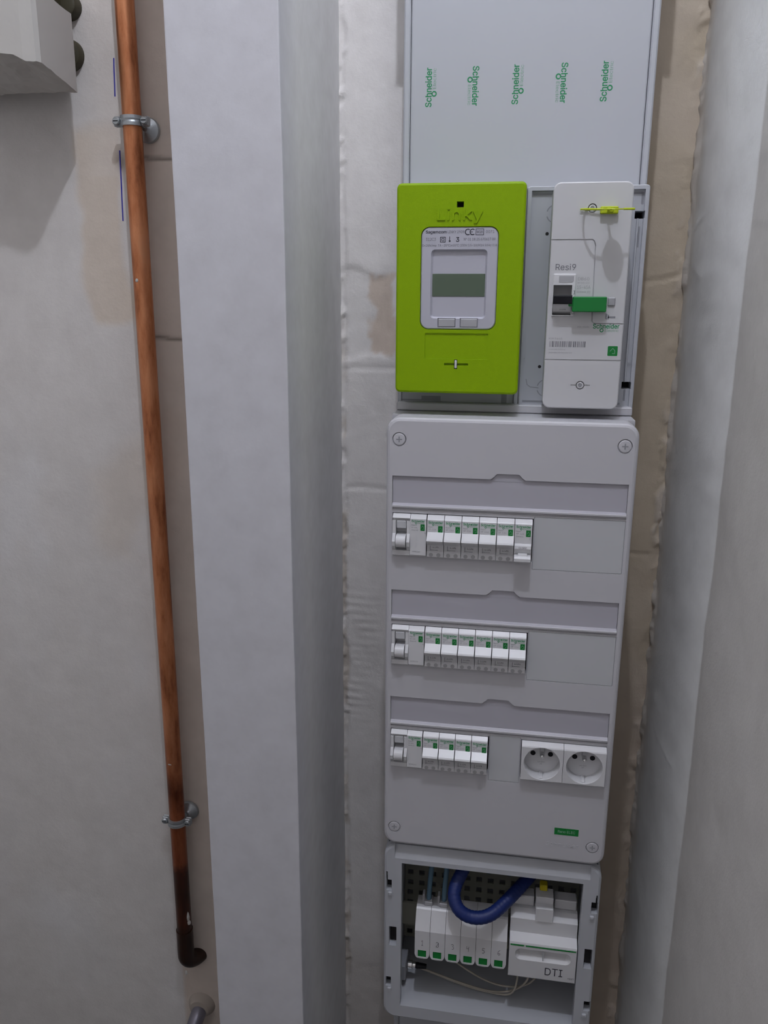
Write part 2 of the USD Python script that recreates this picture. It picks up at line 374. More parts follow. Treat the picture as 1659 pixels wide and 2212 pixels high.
def right_fun(U, V):
    """U = distance from the corner along the wall"""
    n = noise3(U, V, 14, 4, 31); n2 = noise3(U, V, 70, 3, 32); n3 = noise3(U, V, 6, 3, 33)
    s = np.minimum(U, 0.165)
    x = 0.1845 + 0.90 * s * s; y = YW + 0.004 - U
    jag = (noise3(U * 0, V, 26, 4, 34) - 0.5)
    x = x + (n - 0.5) * 0.004 * sm(0.0, 0.02, U) * sm(0.6, 0.1, U) + (n2 - 0.5) * 0.0008
    x = x - 0.004 * sm(0.02, 0.004, U + jag * 0.03) * sm(0.4, 0.65, noise3(U, V, 50, 3, 35))
    for z0, a, b, k in ((1.655, 0.03, 0.09, -0.35), (1.69, 0.02, 0.08, 0.3), (0.89, 0.01, 0.035, -0.7), (0.70, 0.08, 0.16, -0.9), (1.12, 0.05, 0.14, -0.25)):
        c = np.abs(V - z0 - (U - a) * k); x = x - 0.0005 * sm(0.004, 0.001, c) * sm(a, a + 0.015, U) * sm(b, b - 0.02, U)
    col = np.broadcast_to(np.array((0.74, 0.735, 0.715)), U.shape + (3,)).copy()
    col = mixc(col, (0.58, 0.51, 0.43), sm(0.045, 0.0, U + jag * 0.05) * 0.7)
    col = mixc(col, (0.86, 0.875, 0.87), sm(0.05, 0.16, U) * sm(0.168, 0.163, U) * 0.7)  # band lightened towards its edge, side light painted into the plaster colour
    col = mixc(col, (0.68, 0.66, 0.63), sm(0.163, 0.168, U) * 0.8)
    return np.stack([x, y, V], -1), col
g, c = field(np.r_[np.arange(0, 0.163, 0.004), 0.163, 0.165, 0.167, np.arange(0.172, 0.42, 0.008), np.linspace(0.45, 1.93, 20)], ZS, right_fun)
struct('wall_right', g, PLASTER, 'pale side wall to the right, plastered with a filled band beside the corner', True, c)

# boxed column left of the panel
def col_fun(U, V):
    """U runs round the column: left face, front, right face"""
    d = 0.235; w = -0.2105 - XC; r = 0.0022
    pts = np.array([(XC, YW + .01), (XC, -0.06 + r), (XC + r * .3, -0.06 + r * .3), (XC + r, -0.06), (XC + w * .25, -.06), (XC + w * .5, -.06), (XC + w * .75, -.06),
                    (-0.2105 - r, -0.06), (-0.2105 - r * .3, -0.06 + r * .3), (-0.2105, -0.06 + r), (-0.2105, 0.0), (-0.2105, 0.06), (-0.2105, 0.12), (-0.2105, 0.155), (-0.2105, YW + .01)])
    P = pts[U.astype(int)]
    n = noise3(P[..., 0], V, 6, 3, 41)
    x = P[..., 0] + (noise3(P[..., 1], V, 5, 3, 42) - 0.5) * 0.0024; y = P[..., 1] + (n - 0.5) * 0.0012
    col = np.broadcast_to(np.array((0.585, 0.585, 0.625)), U.shape + (3,)).copy()
    side = sm(-0.055, -0.05, P[..., 1]) * (P[..., 0] > -0.25)
    col = mixc(col, (0.52, 0.515, 0.51), side)
    col = mixc(col, (0.49, 0.45, 0.41), side * sm(0.10, 0.17, P[..., 1] + (noise3(P[..., 0], V, 18, 3, 43) - .5) * .06) * 0.55 * sm(1.7, 1.5, V))
    return np.stack([x, y, V], -1), col
g, c = field(np.arange(15.0), np.r_[np.linspace(0, 2.90, 160)], col_fun)
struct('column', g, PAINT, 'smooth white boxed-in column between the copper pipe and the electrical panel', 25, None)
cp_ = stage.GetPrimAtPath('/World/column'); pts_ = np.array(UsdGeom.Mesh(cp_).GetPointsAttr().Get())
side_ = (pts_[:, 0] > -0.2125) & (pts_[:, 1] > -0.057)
cc = np.where(side_[:, None], (0.79, 0.785, 0.785), (0.64, 0.64, 0.675))  # right face set lighter than the front, side light put into the colour
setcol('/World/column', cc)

struct('floor', tm(mbox(-1.15, 0.30, -1.80, 0.25, -0.05, 0.0)), FLOORM, 'bare grey screed floor below the panel')
struct('ceiling', tm(mbox(-1.15, 0.30, -1.80, 0.25, 2.90, 2.95)), ROOM, 'plain white ceiling above the panel')
struct('wall_front', tm(mbox(-1.15, 0.30, -1.80, -1.75, 0.0, 2.90)), ROOM, 'plain wall behind the viewer, opposite the panel')
struct('wall_side', tm(mbox(-1.15, -1.10, -1.80, 0.25, 0.0, 2.90)), ROOM, 'plain far wall beyond the pale patched wall')

#@@OBJECTS
# ------------------------------------------------------------------ trunking behind and above everything
t = thing('cable_trunking', 'tall white cable trunking with five green printed marks, behind meter and panel', 'trunking', (0, YW, 0))
D = 0.100                                                            # front of the trunking
def trunk(z0, z1, nm):
    obj(nm, cat(mbox(-0.125, 0.125, D + 0.012, YW - 0.0005, z0, z1), cbox(-0.1255, -0.1185, D, D + 0.014, z0, z1, 0.0015), cbox(0.1185, 0.1255, D, D + 0.014, z0, z1, 0.0015)), DUCT, t)
trunk(0.02, 0.742, 'base'); trunk(1.7275, 2.89, 'base')
obj('cover', cbox(-0.1178, 0.1178, D - 0.0005, D + 0.0115, 1.7275, 2.886, 0.0012), DUCT, t)
obj('cover', cbox(-0.1178, 0.1178, D - 0.0005, D + 0.0115, 0.022, 0.740, 0.0012), DUCT, t)
# upper cover joint, just above the picture: its shadow falls on the wall both sides
obj('joint_cover', cat(cbox(-0.1310, -0.1255, D - 0.004, D + 0.03, 1.944, 2.60, 0.001), cbox(0.1255, 0.1310, D - 0.004, D + 0.03, 1.944, 2.60, 0.001), cbox(-0.1310, 0.1310, D - 0.006, D - 0.0010, 1.944, 2.60, 0.001)), DUCT, t)
for k, x in enumerate((-0.0985, -0.0520, -0.0102, 0.0363, 0.0772)):
    upw = k % 2 == 0
    m, s = logo(0.0370, x + (0.0022 if upw else -0.0022), 1.8087 if upw else 1.8455, D - 0.0005, 90 if upw else -90)
    p = obj('printed_mark', m, LOGO, t, label='green printed word mark'); obj('small_word', s, PALELOGO, p)

# ------------------------------------------------------------------ control plate carrying meter and main breaker
t = thing('control_plate', 'white moulded control plate behind the lime green meter and the main breaker', 'mounting plate', (0, 0.10, 1.503))
yF = 0.0728; yB = 0.0765
zb, zt = 1.5035, 1.7270
def frame(x0, x1, z0, z1, w, y0, y1, r=0.003):
    o = man(slab(x0, x1, z0, z1, r, [(y0, 0.0008), (y0 + 0.0008, 0), (y1, 0)], 3))
    return tm(o - mbox(x0 + w, x1 - w, y0 - 1, y1 + 1, z0 + w, z1 - w))
obj('left_tray', cat(cbox(-0.1245, 0.0058, yB, D - 0.0006, zb, zt, 0.001), frame(-0.1245, 0.0058, zb, zt, 0.004, yF, yB + 0.001)), DUCT, t)
right_tray = man(cbox(0.0064, 0.1255, yB, D - 0.0006, zb, zt, 0.001)) + man(frame(0.0064, 0.1255, zb, zt, 0.0042, yF, yB + 0.001)) \
    + man(cbox(0.1150, 0.1168, yF + 0.0004, yB + 0.002, zb + 0.03, zt - 0.03, 0.0004))
for hz in (1.6990, 1.5298):
    right_tray = right_tray - mbox(0.1130, 0.1222, yF - 0.01, D - 0.004, hz - 0.0036, hz + 0.0036)
obj('right_tray', right_tray, DUCT, t)
objs('clip_slot', [flat(0.1130, 0.1222, hz - 0.0036, hz + 0.0036, D - 0.0041) for hz in (1.6990, 1.5298)], HOLE, t)
objs('groove', (flat(0.092, 0.1190, zt - 0.0085, zt - 0.0062, yB), flat(0.1182, 0.1206, zt - 0.018, zt - 0.0065, yB), flat(0.1172, 0.1190, 1.668, 1.688, yB), flat(0.012, 0.032, zt - 0.0085, zt - 0.0062, yB),
    flat(0.0105, 0.036, zb + 0.0062, zb + 0.0082, yB), flat(0.1155, 0.1175, zb + 0.010, zb + 0.022, yB), flat(0.1045, 0.1125, zb + 0.0058, zb + 0.0078, yB)), GREYP, t)
for x, z in ((0.0352, 1.7009), (0.0345, 1.5251)):                    # knock-outs showing at the edge of the breaker
    a = np.linspace(math.radians(100), math.radians(262), 14)
    a1, a2 = a[:6], a[8:]
    objs('knock_out', [ext_y(sg.LineString([(x + .0088 * math.cos(q), z + .0088 * math.sin(q)) for q in b]).buffer(0.0005), yB - PRINT, yB) for b in (a1, a2)], GREYP, t)
for x, z in ((0.0278, 1.6817), (0.0272, 1.5476)): obj('pilot_hole', cyl_y(0.0017, x, z, yB - PRINT, yB, 14), HOLE, t)
objs('score_line', (flat(0.0075, 0.0112, 1.5551, 1.5559, yB), ext_y(sg.LineString([(0.0138, 1.5340), (0.0150, 1.5285), (0.0184, 1.5260), (0.027, 1.5251)]).buffer(0.0004), yB - PRINT, yB)), GREYP, t)
objs('terminal_slot', (flat(-0.0985, -0.0775, 1.5087, 1.5140, yB), flat(-0.0118, -0.0060, 1.5075, 1.5195, yB), flat(0.0005, 0.0050, 1.5075, 1.5195, yB), flat(-0.120, -0.098, 1.5087, 1.5100, yB)), GREYP, t)
obj('lower_lip', cat(cbox(-0.1245, 0.1250, yF + 0.004, D - 0.0006, zb - 0.0042, zb - 0.0006, 0.0006)), GREYP, t)

# ------------------------------------------------------------------ lime green meter
t = thing('electricity_meter', 'lime green electricity meter with a small grey display window', 'electricity meter', (-0.057, yB, 1.5230))
y0 = 0.020
mx0, mx1, mz0, mz1 = -0.1194, 0.0054, 1.5232, 1.7250
case = man(slab(mx0, mx1, mz0, mz1, 0.0050, [(y0, 0.0022), (y0 + 0.0007, 0.0008), (y0 + 0.0022, 0), (0.055, 0.0002), (0.0652, 0.0006), (0.0656, 0.0050), (yB - 0.0004, 0.0052)]))
wx0, wx1, wz0, wz1 = -0.0950, -0.0192, 1.5868, 1.6846
win = m3.Manifold.extrude(m3.CrossSection([rr(wx0, wx1, wz0, wz1, 0.0085, 8)]), 0.03).rotate((90, 0, 0)).translate((0, 0.046, 0))
case = case - win
case = case - mbox(-0.0607, -0.0540, y0 - 0.01, y0 + 0.010, 1.7022, 1.7076)
case = case - mbox(-0.0895, -0.0262, y0 - 0.01, y0 + 0.0010, 1.5577, 1.5832)
case = case - mbox(-0.0695, -0.0452, y0 - 0.01, y0 + 0.0028, 1.5516, 1.5536)
emb = text('Linky', 0.0110, -0.0795, 1.6905, y0 + 0.0002, width=0.044, depth=0.0011)
obj('case', tm(case), LIME, t)
obj('name_relief', emb, LIME, t)
obj('sensor_recess', flat(-0.0607, -0.0540, 1.7022, 1.7076, y0 + 0.0098), HOLE, t)
obj('sealing_screw', cat(cbox(-0.0588, -0.0566, y0 - 0.0006, y0 + 0.0017, 1.5487, 1.5567, 0.0004)), WHITE, t)
obj('screw_shadow_gap', ext_y(sg.Polygon(rr(-0.0593, -0.0561, 1.5480, 1.5573, 0.0006)), y0 - PRINT, y0 + 0.0001), BLACK, t)
e = 0.0004
bez = man(slab(wx0 + e, wx1 - e, wz0 + e, wz1 - e, 0.0082, [(y0 + 0.0004, 0.0010), (y0 + 0.0014, 0), (0.045, 0)], 8))
rx0, rx1, rz0, rz1 = -0.0838, -0.0306, 1.5985, 1.6625
rec = man(slab(rx0, rx1, rz0, rz1, 0.003, [(y0 - 0.004, -0.0042), (y0 + 0.0004, -0.0010), (y0 + 0.0030, 0.0006), (y0 + 0.0034, 0.0008)], 5))
bez = bez - rec
for bx in (-0.0770, -0.0548): bez = bez - mbox(bx, bx + 0.0180, y0 - 0.01, y0 + 0.0026, 1.5890, 1.5980)
bezel = obj('window_bezel', tm(bez), BEZEL, t)
obj('display', cbox(-0.0834, -0.0311, y0 + 0.0028, y0 + 0.0040, 1.6190, 1.6407, 0.0003), LCD, t, label='dark green blank display')
for bx in (-0.0770, -0.0548): obj('button', cbox(bx + 0.0004, bx + 0.0176, y0 + 0.0005, y0 + 0.004, 1.5892, 1.5975, 0.0008), LGREY, t)
yp = y0 + 0.0004
obj('brand_print', text('Sagemcom', 0.0027, -0.0905, 1.6785, yp, bold=True, width=0.0205), DARKINK, bezel)
obj('small_print', cat(lines([('LINKY 2909', 0.0026, -0.0688, 1.6785, 0.0158), ('0071', 0.0026, -0.0318, 1.6785, 0.0080), ('312C3', 0.0026, -0.0902, 1.6717, 0.0098),
    ('N° 01 18 25 670617 89', 0.0024, -0.0530, 1.6717, 0.0305), ('C=1Wh/imp  TA -25°C/+55°C  230V 0,5-10(90)A 50Hz Cl.B', 0.0021, -0.0938, 1.6662, 0.0730)], yp)), INK, bezel)
arc = lambda x, z, r: ext_y(sg.LineString([(x + r * math.cos(q), z + r * math.sin(q)) for q in np.linspace(0.33 * math.pi, 1.67 * math.pi, 14)]).buffer(0.00042), yp - PRINT, yp)
ring = lambda x0, x1, z0, z1, w: ext_y(sg.Polygon(rr(x0, x1, z0, z1, 0.0003, 2)).difference(sg.box(x0 + w, z0 + w, x1 - w, z1 - w)), yp - PRINT, yp)
obj('approval_marks', cat(arc(-0.0492, 1.6796, 0.0026), arc(-0.0446, 1.6796, 0.0026), flat(-0.0468, -0.0446, 1.6793, 1.6799, yp), ring(-0.0418, -0.0338, 1.6766, 1.6826, 0.0005), text('M18', 0.0026, -0.0405, 1.6783, yp, width=0.0054),
    ring(-0.0762, -0.0708, 1.6700, 1.6752, 0.0006), ring(-0.0748, -0.0722, 1.6713, 1.6739, 0.0005), tm(ext_y(sg.LineString([(-0.0668, 1.6752), (-0.0668, 1.6722)]).buffer(0.0003).union(sg.Point(-0.0668, 1.6712).buffer(0.0009)), yp - PRINT, yp)),
    text('3', 0.0042, -0.0606, 1.6706, yp, bold=True)), DARKINK, bezel)

# ------------------------------------------------------------------ main breaker
t = thing('main_breaker', 'tall white main breaker with black toggle and green bar, right of lime green meter', 'circuit breaker', (0.067, yB, 1.5108))
bx0, bx1, bz0, bz1 = 0.0305, 0.1040, 1.5110, 1.7235
body = man(slab(bx0, bx1, bz0, bz1, 0.0070, [(y0, 0.0012), (y0 + 0.0004, 0.0004), (y0 + 0.0012, 0), (0.0652, 0.0002), (0.0656, 0.0016), (yB - 0.0004, 0.0018)], 7))
body = body - mbox(bx0 - 1, bx1 + 1, y0 - 1, y0 + 0.0011, 1.5583, 1.5594)
gl = sg.LineString([(bx0 - .001, 1.6718), (0.0695, 1.6718), (0.0712, 1.6700), (0.0722, 1.6668), (0.0735, 1.5990), (0.0738, 1.5960), (0.0755, 1.5940), (bx1 + .001, 1.5940)]).buffer(0.00045)
body = body - man(ext_y(gl, y0 - 0.001, y0 + 0.0016))
body = body - mbox(0.0346, 0.0532, y0 - 0.01, y0 + 0.012, 1.6020, 1.6300)          # toggle well
for sx, sz in ((0.0672, 1.7000), (0.0664, 1.5342)):
    body = body - m3.Manifold.cylinder(0.02, 0.0042, circular_segments=24).rotate((90, 0, 0)).translate((sx, y0 + 0.004, sz))
body = body - mbox(0.0572, 0.0758, y0 - 1, y0 + 0.001, 1.5336, 1.5349)
obj('body', tm(body), BREAK, t)
for sx, sz in ((0.0672, 1.7000), (0.0664, 1.5342)):
    s = obj('screw', lathe_y([(0.0034, y0 + 0.004), (0.0034, y0 + 0.0008), (0.0026, y0 + 0.0004), (0.0018, y0 + 0.0006), (0.0016, y0 + 0.003)], sx, sz, 20), WHITE, t)
    obj('screw_socket', cyl_y(0.0017, sx, sz, y0 + 0.0002, y0 + 0.0028, 6), GREYP, s)
obj('toggle_surround', tm(man(cbox(0.0345, 0.0562, y0 - 0.0018, y0 + 0.002, 1.6005, 1.6405, 0.0008)) - mbox(0.0352, 0.0528, y0 - 0.01, y0 + 0.01, 1.6020, 1.6300)), WHITE, t)
obj('label_window', ext_y(sg.Polygon([(0.0400, 1.6385), (0.0540, 1.6385), (0.0540, 1.6340), (0.0522, 1.6325), (0.0400, 1.6325)]), y0 - 0.0020, y0 - 0.0015), LGREY, t)
tog = obj('toggle', ext_x([(y0 + 0.0110, 1.6205), (y0 - 0.0100, 1.6205), (y0 - 0.0114, 1.6193), (y0 - 0.0114, 1.6133), (y0 - 0.0104, 1.6124), (y0 + 0.0110, 1.6124)], 0.0352, 0.0530), BLACK, t, label='black toggle bar')
obj('toggle_skirt', ext_x([(y0 + 0.011, 1.6122), (y0 - 0.0070, 1.6122), (y0 - 0.0060, 1.6100), (y0 - 0.0004, 1.6050), (y0 + 0.004, 1.6030), (y0 + 0.011, 1.6030)], 0.0356, 0.0526), WHITE, tog)
obj('toggle_mark', cat(text('1.ON', 0.0019, 0.0420, 1.6068, y0 - 0.0032, width=0.0055), text('I', 0.0034, 0.0543, 1.6215, y0 - 0.0018), text('O', 0.0028, 0.0534, 1.6030, y0 - 0.0018)), INK, t)
obj('green_bar', cbox(0.0537, 0.0855, y0 - 0.0112, y0 - 0.0010, 1.6050, 1.6192, 0.0008), GREEN, t, label='projecting green bar')
obj('green_bar_arm', cbox(0.0500, 0.0560, y0 - 0.009, y0 - 0.003, 1.6100, 1.6170, 0.0006), GREEN, t)
obj('test_button', cbox(0.0872, 0.0945, y0 - 0.0014, y0 + 0.001, 1.6105, 1.6188, 0.0010), LGREY, t)
obj('indicator', cat(cbox(0.0862, 0.0880, y0 - 0.0010, y0 + 0.0005, 1.5985, 1.6035, 0.0002), flat(0.0884, 0.0955, 1.5993, 1.6010, y0), flat(0.0885, 0.0895, 1.5980, 1.6025, y0)), GREYP, t)
obj('series_print', text('Resi9', 0.0056, 0.0362, 1.6440, y0, width=0.0192), INK, t)
obj('small_print', lines([('DB60', 0.0027, 0.0580, 1.6345, 0.0106), ('NF C62-411', 0.0014, 0.0578, 1.6315, 0.011), ('15-45A', 0.0030, 0.0576, 1.6266, 0.0125), ('500mA [S]', 0.0019, 0.0576, 1.6228, 0.0125),
    ('R9FT645', 0.0017, 0.0335, 1.5785, 0.013), ('250V~ 50/60Hz', 0.0015, 0.0600, 1.5900, 0.0115), ('3 606480 505546', 0.0013, 0.0340, 1.5682, 0.016), ('disjoncteur de branchement', 0.0013, 0.0340, 1.5652, 0.0225)], y0), PALEINK, t)
rb = random.Random(4); xb = 0.0345; bars = []
while xb < 0.0690:
    w = rb.choice((0.0003, 0.0003, 0.0006, 0.0009)); bars.append(flat(xb, xb + w, 1.5712, 1.5768, y0)); xb += w + rb.choice((0.0004, 0.0004, 0.0007, 0.0010))
obj('barcode', cat(*bars), INK, t, kind='stuff')
m, s = logo(0.0250, 0.0750, 1.5895, y0)
p = obj('word_mark', m, LOGO, t); obj('small_word', s, PALELOGO, p)
sq, dr = house(0.0953, 1.5680, 0.0094, y0)
p = obj('emblem', sq, GREEN, t); obj('house_drawing', dr, PALELOGO, p)

# ------------------------------------------------------------------ plastic seal on the main breaker
t = thing('plastic_seal', 'small yellow-green plastic seal at the top screw of the main breaker', 'seal', (0.083, y0, 1.6985))
zs = lambda y: 1.6985 + 0.11 * (y - 0.015)
sp = lambda pts: [(x, y, zs(y)) for x, y in pts]
obj('seal_body', cat(cbox(0.0742, 0.0907, 0.0150, 0.0197, 1.6944, 1.7010, 0.0008), cbox(0.0800, 0.0862, 0.0138, 0.0160, 1.6956, 1.6992, 0.0006)), SEALC, t)
ca = math.atan(0.11); cA, sA = math.cos(ca), math.sin(ca)
disc = lathe_y([(0.0006, -0.0005), (0.0094, -0.0005), (0.0097, 0), (0.0094, 0.0005), (0.0006, 0.0005)], 0, 0, 28)
dv = disc.vertices.copy(); disc.vertices = np.column_stack([0.0845 + dv[:, 0], -0.0030 + cA * dv[:, 2] - sA * dv[:, 1], zs(-0.0030) + sA * dv[:, 2] + cA * dv[:, 1]])
obj('tag', disc, SEALC, t)
obj('stem', tube(sp([(0.0810, 0.0155), (0.0820, 0.0100), (0.0832, 0.0055)]), 0.0011, 8), SEALC, t)
obj('cord', tube(spline(sp([(0.0660, 0.0210), (0.0605, 0.0180), (0.0585, 0.0120), (0.0605, 0.0045), (0.0660, -0.0005), (0.0755, -0.0020)]), 28), 0.0010, 8), SEALC, t)
obj('strap', tube(sp([(0.0935, -0.0010), (0.1000, -0.0006), (0.1034, 0.0)]), 0.0010, 8), SEALC, t)
obj('strap', tube(sp([(0.0560, 0.0185), (0.0745, 0.0170)]), 0.0008, 8), SEALC, t)

# ------------------------------------------------------------------ consumer unit
t = thing('consumer_unit', 'grey-white three-row consumer unit with label strips, under the lime green meter', 'consumer unit', (0, 0.10, 1.0))
ROWS = (1.3770, 1.2523, 1.1268)
NX0, NX1 = -0.1172, (0.0270, 0.0272, -0.0088)
shell = man(slab(-0.1252, 0.1252, 1.0, 1.5, 0.0145, [(0.0, 0.0038), (0.0008, 0.0018), (0.0024, 0.0004), (0.0045, 0), (0.028, 0)], 8))
shell = shell - mbox(-0.1222, 0.1222, 0.0095, 1, 1.003, 1.497)
lipmesh, strips, plates, gl_ = [], [], [], []
for zc, x1 in zip(ROWS, NX1):
    wx = 0.1182 if zc == ROWS[2] else x1
    shell = shell - mbox(NX0 - 0.0006, x1 + 0.0008, -1, 1, zc - 0.0232, zc + 0.0232)
    if zc == ROWS[2]: shell = shell - mbox(0.0272, 0.1182, -1, 1, zc - 0.0232, zc + 0.0232)
    tab = m3.Manifold.extrude(m3.CrossSection([np.array([(-0.1184, zc + 0.0325), (0.1184, zc + 0.0325), (0.1184, zc + 0.0624), (0.0178, zc + 0.0624), (0.0140, zc + 0.0650), (0.0112, zc + 0.0682), (-0.0112, zc + 0.0682), (-0.0140, zc + 0.0650), (-0.0178, zc + 0.0624), (-0.1184, zc + 0.0624)])]), 1).rotate((90, 0, 0)).translate((0, 0.0036, 0))
    shell = shell - tab
    shell = shell - mbox(-0.1180, 0.1184, -1, 0.0012, zc + 0.0266, zc + 0.0290)      # groove under the strip's lip
    a0 = x1 + 0.0012; a1 = 0.1186 if zc != ROWS[2] else 0.0268
    shell = shell - mbox(a0, a1, -1, 0.0008, zc - 0.0312, zc + 0.0252)
for sx, sz in ((-0.1117, 1.4774), (0.1119, 1.4774), (-0.1128, 1.0230), (0.1113, 1.0230)):
    shell = shell - man(lathe_y([(0.0074, -0.001), (0.0074, 0.0003), (0.0066, 0.0018)], sx, sz, 28))
obj('cover', tm(shell), COVER, t, smooth=18)
obj('base', cat(mbox(-0.1235, 0.1235, 0.0290, YW - 0.0008, 1.001, 1.499), cbox(-0.1240, 0.1243, 0.062, YW - 0.0008, 1.4995, 1.5080, 0.001)), COVER, t)
for zc, x1 in zip(ROWS, NX1):
    s = obj('label_strip', ext_x([(0.0052, zc + 0.0620), (0.0052, zc + 0.0640), (0.0034, zc + 0.0640), (0.0022, zc + 0.0610), (0.0014, zc + 0.0335), (-0.0012, zc + 0.0318), (-0.0016, zc + 0.0298), (0.0002, zc + 0.0292), (0.0034, zc + 0.0330)], -0.1180, 0.1180), STRIP, t)
    obj('thumb_tab', ext_y(sg.Polygon([(-0.0172, zc + 0.0600), (0.0172, zc + 0.0600), (0.0108, zc + 0.0676), (-0.0108, zc + 0.0676)]), 0.0020, 0.0033), STRIP, s)
    obj('lip', ext_x([(-0.0004, zc + 0.0322), (-0.0020, zc + 0.0312), (-0.0020, zc + 0.0296), (-0.0004, zc + 0.0291)], -0.1181, 0.1181), COVER, s)
    a0 = x1 + 0.0014; a1 = 0.1184 if zc != ROWS[2] else 0.0266
    obj('blank_plate', cbox(a0, a1, 0.0001, 0.0078, zc - 0.0310, zc + 0.0250, 0.0006), PLATE, t)
for sx, sz in ((-0.1117, 1.4774), (0.1119, 1.4774), (-0.1128, 1.0230), (0.1113, 1.0230)):
    sc = obj('screw', lathe_y([(0.0064, 0.0030), (0.0064, 0.0006), (0.0056, -0.0002), (0.003, -0.0003)], sx, sz, 28), COVER, t)
    w, l = 0.0006, 0.0030
    obj('cross_slot', ext_y(sg.box(sx - l, sz - w, sx + l, sz + w).union(sg.box(sx - w, sz - l, sx + w, sz + l)), -0.0003 - PRINT, -0.0002), GREYP, sc)
st = obj('sticker', flat(0.0688, 0.0952, 1.0356, 1.0440, 0.0, 0.0002), GREEN, t, label='green strip sticker')
obj('sticker_print', text('Reno ELEC', 0.0031, 0.0820, 1.0383, -0.0002, 'c', True, width=0.0190), PALELOGO, st)
obj('moulded_word', text('Schneider', 0.0046, 0.0600, 1.0205, 0.0001, width=0.036, depth=0.0004), COVER, t)

# ------------------------------------------------------------------ breakers
def nose(prof, x0, x1): return ext_x([(0.026, -0.0224)] + prof + [(0.026, 0.0224)], x0, x1)
def make_breaker(label, loc, off=False, group='single breakers in the consumer unit'):
    t = thing('circuit_breaker', label, 'circuit breaker', loc, group)
    w = 0.00872
    yl = -0.0052
    if not off:
        prof = [(-0.0044, -0.0224), (-0.0050, -0.0216), (-0.0050, -0.0170), (-0.0040, -0.0162), (-0.0044, -0.0060), (yl, -0.0015), (yl, 0.0180), (-0.0044, 0.0190), (-0.0004, 0.0224)]
        obj('body', nose(prof, -w, w), WHITE, t, local=True)
        tg = obj('toggle', ext_x([(-0.0046, -0.0150), (-0.0068, -0.0085), (-0.0128, -0.0040), (-0.0138, -0.0024), (-0.0128, -0.0008), (yl + 0.0004, 0.0056), (yl + 0.0012, 0.0052), (-0.001, -0.0150)], -w + 0.0002, w - 0.0002), WHITE, t, local=True)
        obj('toggle_mark', cat(text('1.ON', 0.0019, 0.0, 0.0, 0.0, 'c', width=0.0062)).apply_transform(trimesh.transformations.translation_matrix((0.0004, -0.0062, -0.0116))), INK, tg, local=True)
        objs('cutout', (flat(-0.0052, -0.0046, -0.0142, -0.0090, -0.0069), flat(-0.0052, 0.0030, -0.0143, -0.0139, -0.0053)), GREYP, tg, local=True)
        for q in (-0.0042, 0.0036): obj('terminal_hollow', cyl_y(0.0022, q, -0.0196, -0.0052, -0.0046, 14), LGREY, t, local=True)
    else:
        prof = [(-0.0046, -0.0224), (yl, -0.0214), (yl, -0.0195), (yl, 0.0180), (-0.0044, 0.0190), (-0.0004, 0.0224)]
        obj('body', nose(prof, -w, w), WHITE, t, local=True)
        tg = obj('toggle', cat(ext_x([(yl + .001, -0.0122), (-0.0072, -0.0116), (-0.0090, -0.0070), (-0.0082, -0.0040), (-0.0060, -0.0026), (yl + .001, -0.0022)], -w + 0.0002, w - 0.0004),
            ext_x([(yl + .001, -0.0205), (-0.0128, -0.0205), (-0.0142, -0.0190), (-0.0142, -0.0160), (-0.0120, -0.0142), (yl + .001, -0.0136)], -w + 0.0004, w - 0.0006),
            ext_x([(yl + .001, -0.0150), (-0.0112, -0.0146), (-0.0104, -0.0122), (yl + .001, -0.0116)], -0.0046, 0.0046)), WHITE, t, local=True)
        obj('toggle_mark', text('O.OFF', 0.0019, 0, -0.0068, -0.0091, 'c', width=0.0082), INK, tg, local=True)
    m, s = logo(0.0150, -0.0074, 0.0142, yl)
    p = obj('word_mark', m, LOGO, t, local=True); obj('small_word', s, PALELOGO, p, local=True)
    sq, dr = house(0, 0, 0.0052, 0)
    for q in (sq, dr): q.apply_transform(np.array([[0.9, 0, 0, 0.0050], [0, 1, 0, yl], [0, 0, 1.32, 0.0085], [0, 0, 0, 1.0]]))
    p = obj('emblem', sq, GREEN, t, local=True); obj('house_drawing', dr, PALELOGO, p, local=True)
    obj('small_print', lines([('Resi9', 0.0015, -0.0075, 0.0100, 0.0050), ('XP  C16', 0.0017, -0.0075, 0.0073, 0.0082), ('R9PFC616', 0.0013, -0.0075, 0.0044, 0.0075), ('2', 0.0016, 0.0062, 0.0024)], yl), PALEINK, t, local=True)
    return t
ORD = ('first', 'second', 'third', 'fourth', 'fifth', 'sixth')
RN = ('upper', 'middle', 'lower')
def bx(k): return -0.0720 + 0.0180 * k
def by(r, k): return 'white breaker switched on, %s right of the wide switch on the %s row' % (ORD[k], RN[r])
proto = make_breaker(by(0, 0), (bx(0), 0, ROWS[0]))
for r, n in ((0, 5), (1, 6), (2, 4)):
    for k in range(n):
        if (r, k) != (0, 0): dup(proto, by(r, k), (bx(k), 0, ROWS[r]), 'single breakers in the consumer unit')
make_breaker('white breaker with toggle down, switched off, last on the upper row', (bx(5), 0, ROWS[0]), True)

